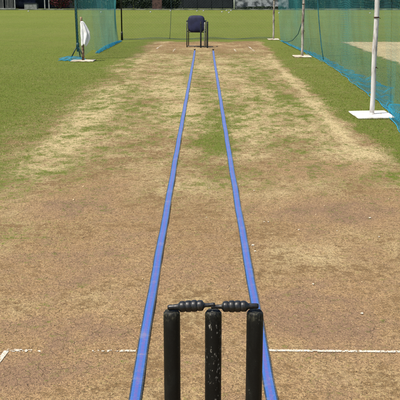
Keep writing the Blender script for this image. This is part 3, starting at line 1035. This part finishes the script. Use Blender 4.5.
def cushion(w_, h_, d_, bulge, nx=16, nz=16, e=4.0):
    """padded panel standing in xz, rounded corners, both faces bulging"""
    bm = bmesh.new()
    grid = {}
    for s_ in (-1, 1):
        for i in range(nx + 1):
            for k in range(nz + 1):
                a, b = -1 + 2 * i / nx, -1 + 2 * k / nz
                r_ = max(abs(a), abs(b)); q = (abs(a) ** e + abs(b) ** e) ** (1 / e) if r_ else 1
                sx_ = a * (r_ / q if q else 1); sz_ = b * (r_ / q if q else 1)
                dd = d_ / 2 * (1 - r_ ** 6) + bulge * (1 - a * a) * (1 - b * b)
                rim = r_ >= .999
                grid[(s_, i, k)] = bm.verts.new((sx_ * w_ / 2, 0 if rim else s_ * dd, sz_ * h_ / 2))
        for i in range(nx):
            for k in range(nz):
                bm.faces.new((grid[(s_, i, k)], grid[(s_, i + 1, k)], grid[(s_, i + 1, k + 1)], grid[(s_, i, k + 1)]))
    bmesh.ops.remove_doubles(bm, verts=bm.verts, dist=.0005)
    return bm


b_ = bm_obj('backrest', cushion(.425, .415, .05, .012), M['navy'], ch, True, loc=(.012, .02, .585)); b_.rotation_euler = (R(-7), 0, 0)
b_ = bm_obj('seat', cushion(.43, .43, .07, .01), M['navy'], ch, True, loc=(.012, .29, .43)); b_.rotation_euler = (R(-90), 0, 0)
for sx_, m_ in ((-1, 'chair_metal'), (1, 'chair_pale')):
    bm = bmesh.new(); x_ = .222 * sx_
    tube(bm, [(x_, 0, 0), (x_, 0, .30), (x_, .0, .56), (x_, .02, .61), (x_, .07, .635)], .0125, 10); bm_obj('leg', bm, M[m_], ch, True)
    bm = bmesh.new()
    tube(bm, [(x_, .48, 0), (x_, .48, .58), (x_, .46, .62), (x_, .42, .635)], .0125, 10); bm_obj('leg', bm, M[m_], ch, True)
    bm = bmesh.new(); box(bm, x_ - .022, x_ + .022, .05, .44, .637, .662); bm_obj('armrest', bm, M['black_metal'], ch, bevel=.008)
    bm = bmesh.new(); tube(bm, [(x_, .0, .395), (x_, .48, .385)], .011, 8); bm_obj('side_rail', bm, M['chair_metal'], ch, True)
bm = bmesh.new(); tube(bm, [(-.222, .012, .035), (.222, .012, .035)], .011, 8); bm_obj('stretcher', bm, M['chair_metal'], ch, True)
bm = bmesh.new(); tube(bm, [(-.222, .47, .36), (.222, .47, .36)], .011, 8); bm_obj('stretcher', bm, M['chair_metal'], ch, True)

# ------------------------------------------------------------------ far stumps
def far_stump(px, py, label, h=.645):
    c = gp(px, py)
    bm = bmesh.new()
    tube(bm, [(0, 0, -.10), (0, 0, 0), (0, 0, h - .012), (0, 0, h - .003), (0, 0, h)], [.017, .0195, .0195, .016, .010], 14)
    o = bm_obj('stump', bm, M['black_metal'], None, True, loc=(c[0], c[1], .004))
    bm = bmesh.new(); tube(bm, [(0, 0, h * .93), (0, 0, h * .945)], .0205, 14); bm_obj('band', bm, M['chair_metal'], o, True)
    tag(o, label, 'stump', 'cricket stumps')


far_stump(200.8, 48.0, 'black far stump standing in front of the chair')
far_stump(207.4, 48.2, 'black far stump standing clear to the right of the chair')

# ------------------------------------------------------------------ tapes
def tape_mat():
    t = NT('blue_webbing')
    uv = t.node('ShaderNodeUVMap', uv_map='UVMap')
    s_ = t.node('ShaderNodeSeparateXYZ'); t.t.links.new(uv.outputs[0], s_.inputs[0])
    u, v = s_.outputs[0], s_.outputs[1]
    d = t.math('ABSOLUTE', t.math('SUBTRACT', u, .5))
    p = t.pos()
    n = t.noise(p, 40, 4, .6)
    wv = t.node('ShaderNodeTexNoise'); wv.inputs['Scale'].default_value = 260; t.t.links.new(p, wv.inputs[0])
    blue = t.mix(n, (.020, .080, .29), (.033, .108, .35))
    tick = t.math('SINE', t.math('ADD', t.math('MULTIPLY', v, 1500.0), t.math('MULTIPLY', u, 9.0)))
    mid = t.math('MULTIPLY', t.step(.20, .09, d), t.math('ADD', .65, t.math('MULTIPLY', t.step(-.8, .9, tick), .35)))
    col = t.mix(t.math('MULTIPLY', mid, .8), blue, (.092, .070, .26))
    col = t.mix(t.step(.365, .395, d), col, (.005, .020, .040))
    dirt = t.step(.50, .72, t.noise(p, 9, 6, .75))
    col = t.mix(t.math('MULTIPLY', dirt, .30), col, (.27, .22, .17))
    col = t.mix(t.math('MULTIPLY', t.step(.62, .70, t.noise(p, 190, 3, .6)), .45), col, (.32, .25, .17))
    t.bump(t.math('SINE', t.math('MULTIPLY', v, 2400.0)), .25, .0006)
    t.b.inputs['Sheen Weight'].default_value = .35; t.b.inputs['Sheen Roughness'].default_value = .35
    t.b.inputs['Sheen Tint'].default_value = (.85, .88, 1, 1)
    return t.done(col, .5, 0, .4)


M['tape'] = tape_mat()


def tape(line, label, ph):
    lx, ly = line
    ys_ = np.linspace(2.2, ly[-1], 900)
    xs_ = np.interp(ys_, ly, lx) + .0012 * np.sin(ys_ * 5 + ph)
    cols = np.linspace(-1, 1, 9)
    hw = .0222
    V, UV = [], []
    for x, y in zip(xs_, ys_):
        for c in cols:
            z = .0125 + .002 * math.sin(y * 7.1 + ph) + .0016 * math.sin(y * 17 + 2 * ph) - .0015 * c * c + .0008 * c * math.sin(y * 4 + ph)
            V.append((x + c * hw, y, z)); UV.append((.5 + .5 * c, y / 8.0))
    n, k = len(ys_), len(cols)
    F = [(i * k + j, i * k + j + 1, (i + 1) * k + j + 1, (i + 1) * k + j) for i in range(n - 1) for j in range(k - 1)]
    me = arrays_mesh('tape', V, F, True)
    uvl = me.uv_layers.new(name='UVMap')
    idx = np.array(F).ravel()
    uvl.data.foreach_set('uv', np.array(UV, np.float32)[idx].ravel())
    o = link('webbing_tape', me, M['tape'])
    o.modifiers.new('thickness', 'SOLIDIFY').thickness = .0022
    tag(o, label, 'tape', 'blue webbing tapes along the pitch')


tape(TL, 'long blue webbing tape along the pitch, passing left of the near stumps', .4)
tape(TR, 'long blue webbing tape along the pitch, passing behind the right near stump', 2.1)

for ln_, lb in ((TL, 'small dark peg holding the far end of the left tape'), (TR, 'small dark peg holding the far end of the right tape')):
    bm = bmesh.new()
    tube(bm, [(0, 0, -.06), (0, 0, .025)], .010, 8); tube(bm, [(0, 0, .0255), (0, 0, .040)], [.028, .024], 10)
    tag(bm_obj('ground_peg', bm, M['black_metal'], None, True, loc=(ln_[0][-1], ln_[1][-1] + .035, .004)), lb, 'peg', 'pegs at the far ends of the tapes')

# ------------------------------------------------------------------ white chips on the pitch
M['chip'] = mottled('chalky_chip', (.52, .46, .35), (.72, .67, .56), 90, .9)
chips = [(253, 246.5, 1.2), (255, 252.5, .9), (264, 223, .7), (268.5, 223, .7), (370, 219, 1.0), (254, 191.5, .8), (236.5, 185, .6), (239.5, 186, .6), (362, 315, .9), (313, 285.5, .8),
         (280, 209, .6), (379, 238, .7), (206.5, 218.5, .6), (209, 189, .6), (299, 231, .8), (337, 232, .5)]
c0 = None
for q, (px, py, s_) in enumerate(chips):
    if c0 is None:
        bm = bmesh.new(); bmesh.ops.create_icosphere(bm, subdivisions=2, radius=.0085)
        for vtx in bm.verts:
            k = .75 + .5 * math.sin(vtx.co.x * 420 + 1) * math.cos(vtx.co.y * 380)
            vtx.co = Vector((vtx.co.x * k * 1.25, vtx.co.y * k, vtx.co.z * .45))
        o = c0 = bm_obj('white_chip', bm, M['chip'], None, False)
    else:
        o = c0.copy(); COL.objects.link(o)
    c = gp(px, py)
    o.location = (c[0], c[1], .0085); o.scale = (s_, s_, s_); o.rotation_euler = (0, 0, q * 1.7)
    tag(o, 'small white chip lying loose on the dry brown pitch', 'chip', 'white chips on the pitch')

# ------------------------------------------------------------------ near wicket
def stump_mat(name, amount, seed):
    t = NT(name)
    p = t.obj()
    mp = t.node('ShaderNodeMapping'); t.t.links.new(p, mp.inputs[0])
    mp.inputs['Location'].default_value = (seed, seed * .7, seed * 1.3); mp.inputs['Scale'].default_value = (1, 1, .45)
    v = mp.outputs[0]
    n1 = t.noise(v, 190, 6, .75); n2 = t.noise(v, 28, 3, .6); n3 = t.noise(v, 400, 2, .6)
    chip = t.step(.60, .63, t.math('ADD', t.math('ADD', t.math('MULTIPLY', n1, .62), t.math('MULTIPLY', n2, .40)), amount))
    base = t.mix(t.step(.45, .7, n2), (.003, .0034, .0027), (.008, .009, .007))
    base = t.mix(t.math('MULTIPLY', t.step(.55, .75, n1), .5), base, (.022, .023, .018))
    s_ = t.node('ShaderNodeSeparateXYZ'); t.t.links.new(p, s_.inputs[0])
    top = t.step(.690, .708, s_.outputs[2])
    wornc = t.mix(n3, (.13, .125, .095), (.46, .44, .38))
    col = t.mix(chip, base, wornc)
    col = t.mix(t.math('MULTIPLY', t.math('MULTIPLY', top, t.step(.46, .66, n1)), .55), col, (.10, .096, .062))  # olive highlight on the stump top, painted into the colour
    t.bump(t.math('SUBTRACT', t.math('MULTIPLY', n1, .5), t.math('MULTIPLY', chip, .8)), .5, .002)
    return t.done(col, t.math('ADD', .38, t.math('MULTIPLY', n2, .35)), 0, .25)


YN, XC, HS = 1.85, .0214, .716


def near_stump(x, mat, label):
    bm = bmesh.new()
    seg = 40
    prof = [(.012, -.12), (.0185, -.02), (.0187, .05), (.0190, .35), (.0192, .60), (.0192, HS - .012), (.0187, HS - .006), (.0172, HS - .002), (.0150, HS), (.008, HS + .0006), (.0, HS + .0006)]
    rings = []
    for r_, z in prof[:-1]:
        ring = []
        for k in range(seg):
            a = 2 * math.pi * k / seg
            zz = z
            if z > HS - .003:                                   # shallow bail groove running side to side
                yy = r_ * math.sin(a)
                zz = z - .0045 * math.exp(-(yy / .006) ** 2)
            ring.append(bm.verts.new((r_ * math.cos(a), r_ * math.sin(a), zz)))
        rings.append(ring)
    for a, b in zip(rings, rings[1:]):
        for k in range(seg):
            bm.faces.new((a[k], a[(k + 1) % seg], b[(k + 1) % seg], b[k]))
    bm.faces.new(rings[-1]); bm.faces.new(rings[0][::-1])
    o = bm_obj('stump', bm, mat, None, True, loc=(x, YN, .0))
    tag(o, label, 'stump', 'cricket stumps')
    return o


HALF = .0953
near_stump(XC - HALF, stump_mat('black_stump_paint', -.035, 1.0), 'worn black near stump standing left of its two neighbours')
near_stump(XC, stump_mat('chipped_stump_paint', .035, 5.0), 'middle near stump, black paint chipped with many pale flecks')
near_stump(XC + HALF, stump_mat('plain_stump_paint', -.030, 9.0), 'worn black near stump standing right, in front of the blue tape')


def bail(cx, z, rot, label, mirror=False):
    prof = [(-.0545, .0030), (-.0540, .0052), (-.050, .0062), (-.040, .0064), (-.031, .0068), (-.0282, .0092)]
    for k in range(4):
        c = -.0200 + .0134 * k; q = (.0128, .0136, .0138, .0126)[k]
        prof += [(c - .0064, q - .0018), (c - .0052, q - .0006), (c - .0022, q), (c + .0022, q), (c + .0052, q - .0006), (c + .0064, q - .0018)]
    prof += [(.0278, .0088), (.0295, .0058), (.032, .0048), (.044, .0046), (.050, .0052), (.0535, .0050), (.0545, .0028)]
    if mirror:
        prof = [(-a, b) for a, b in prof][::-1]
    bm = bmesh.new()
    tube(bm, [(a, 0, 0) for a, b in prof], [b for a, b in prof], 24)
    o = bm_obj('bail', bm, M['bail'], None, True, loc=(cx, YN, z))
    o.rotation_euler = (R(20), rot, R(.8 if mirror else -.6))
    tag(o, label, 'bail', 'bails on the near stumps')


t = NT('dark_bail_wood')
n_ = t.noise(t.obj(), 90, 4, .65)
t.bump(n_, .35, .0012)
M['bail'] = t.done(t.mix(t.step(.5, .72, n_), (.005, .0055, .006), (.028, .028, .027)), .40, 0, .5)
bail(XC - .0505, HS + .0105, R(-4.0), 'dark ridged wooden bail bridging the left and middle near stumps')
bail(XC + .0490, HS + .0100, R(-1.0), 'dark ridged wooden bail bridging the middle and right near stumps', True)
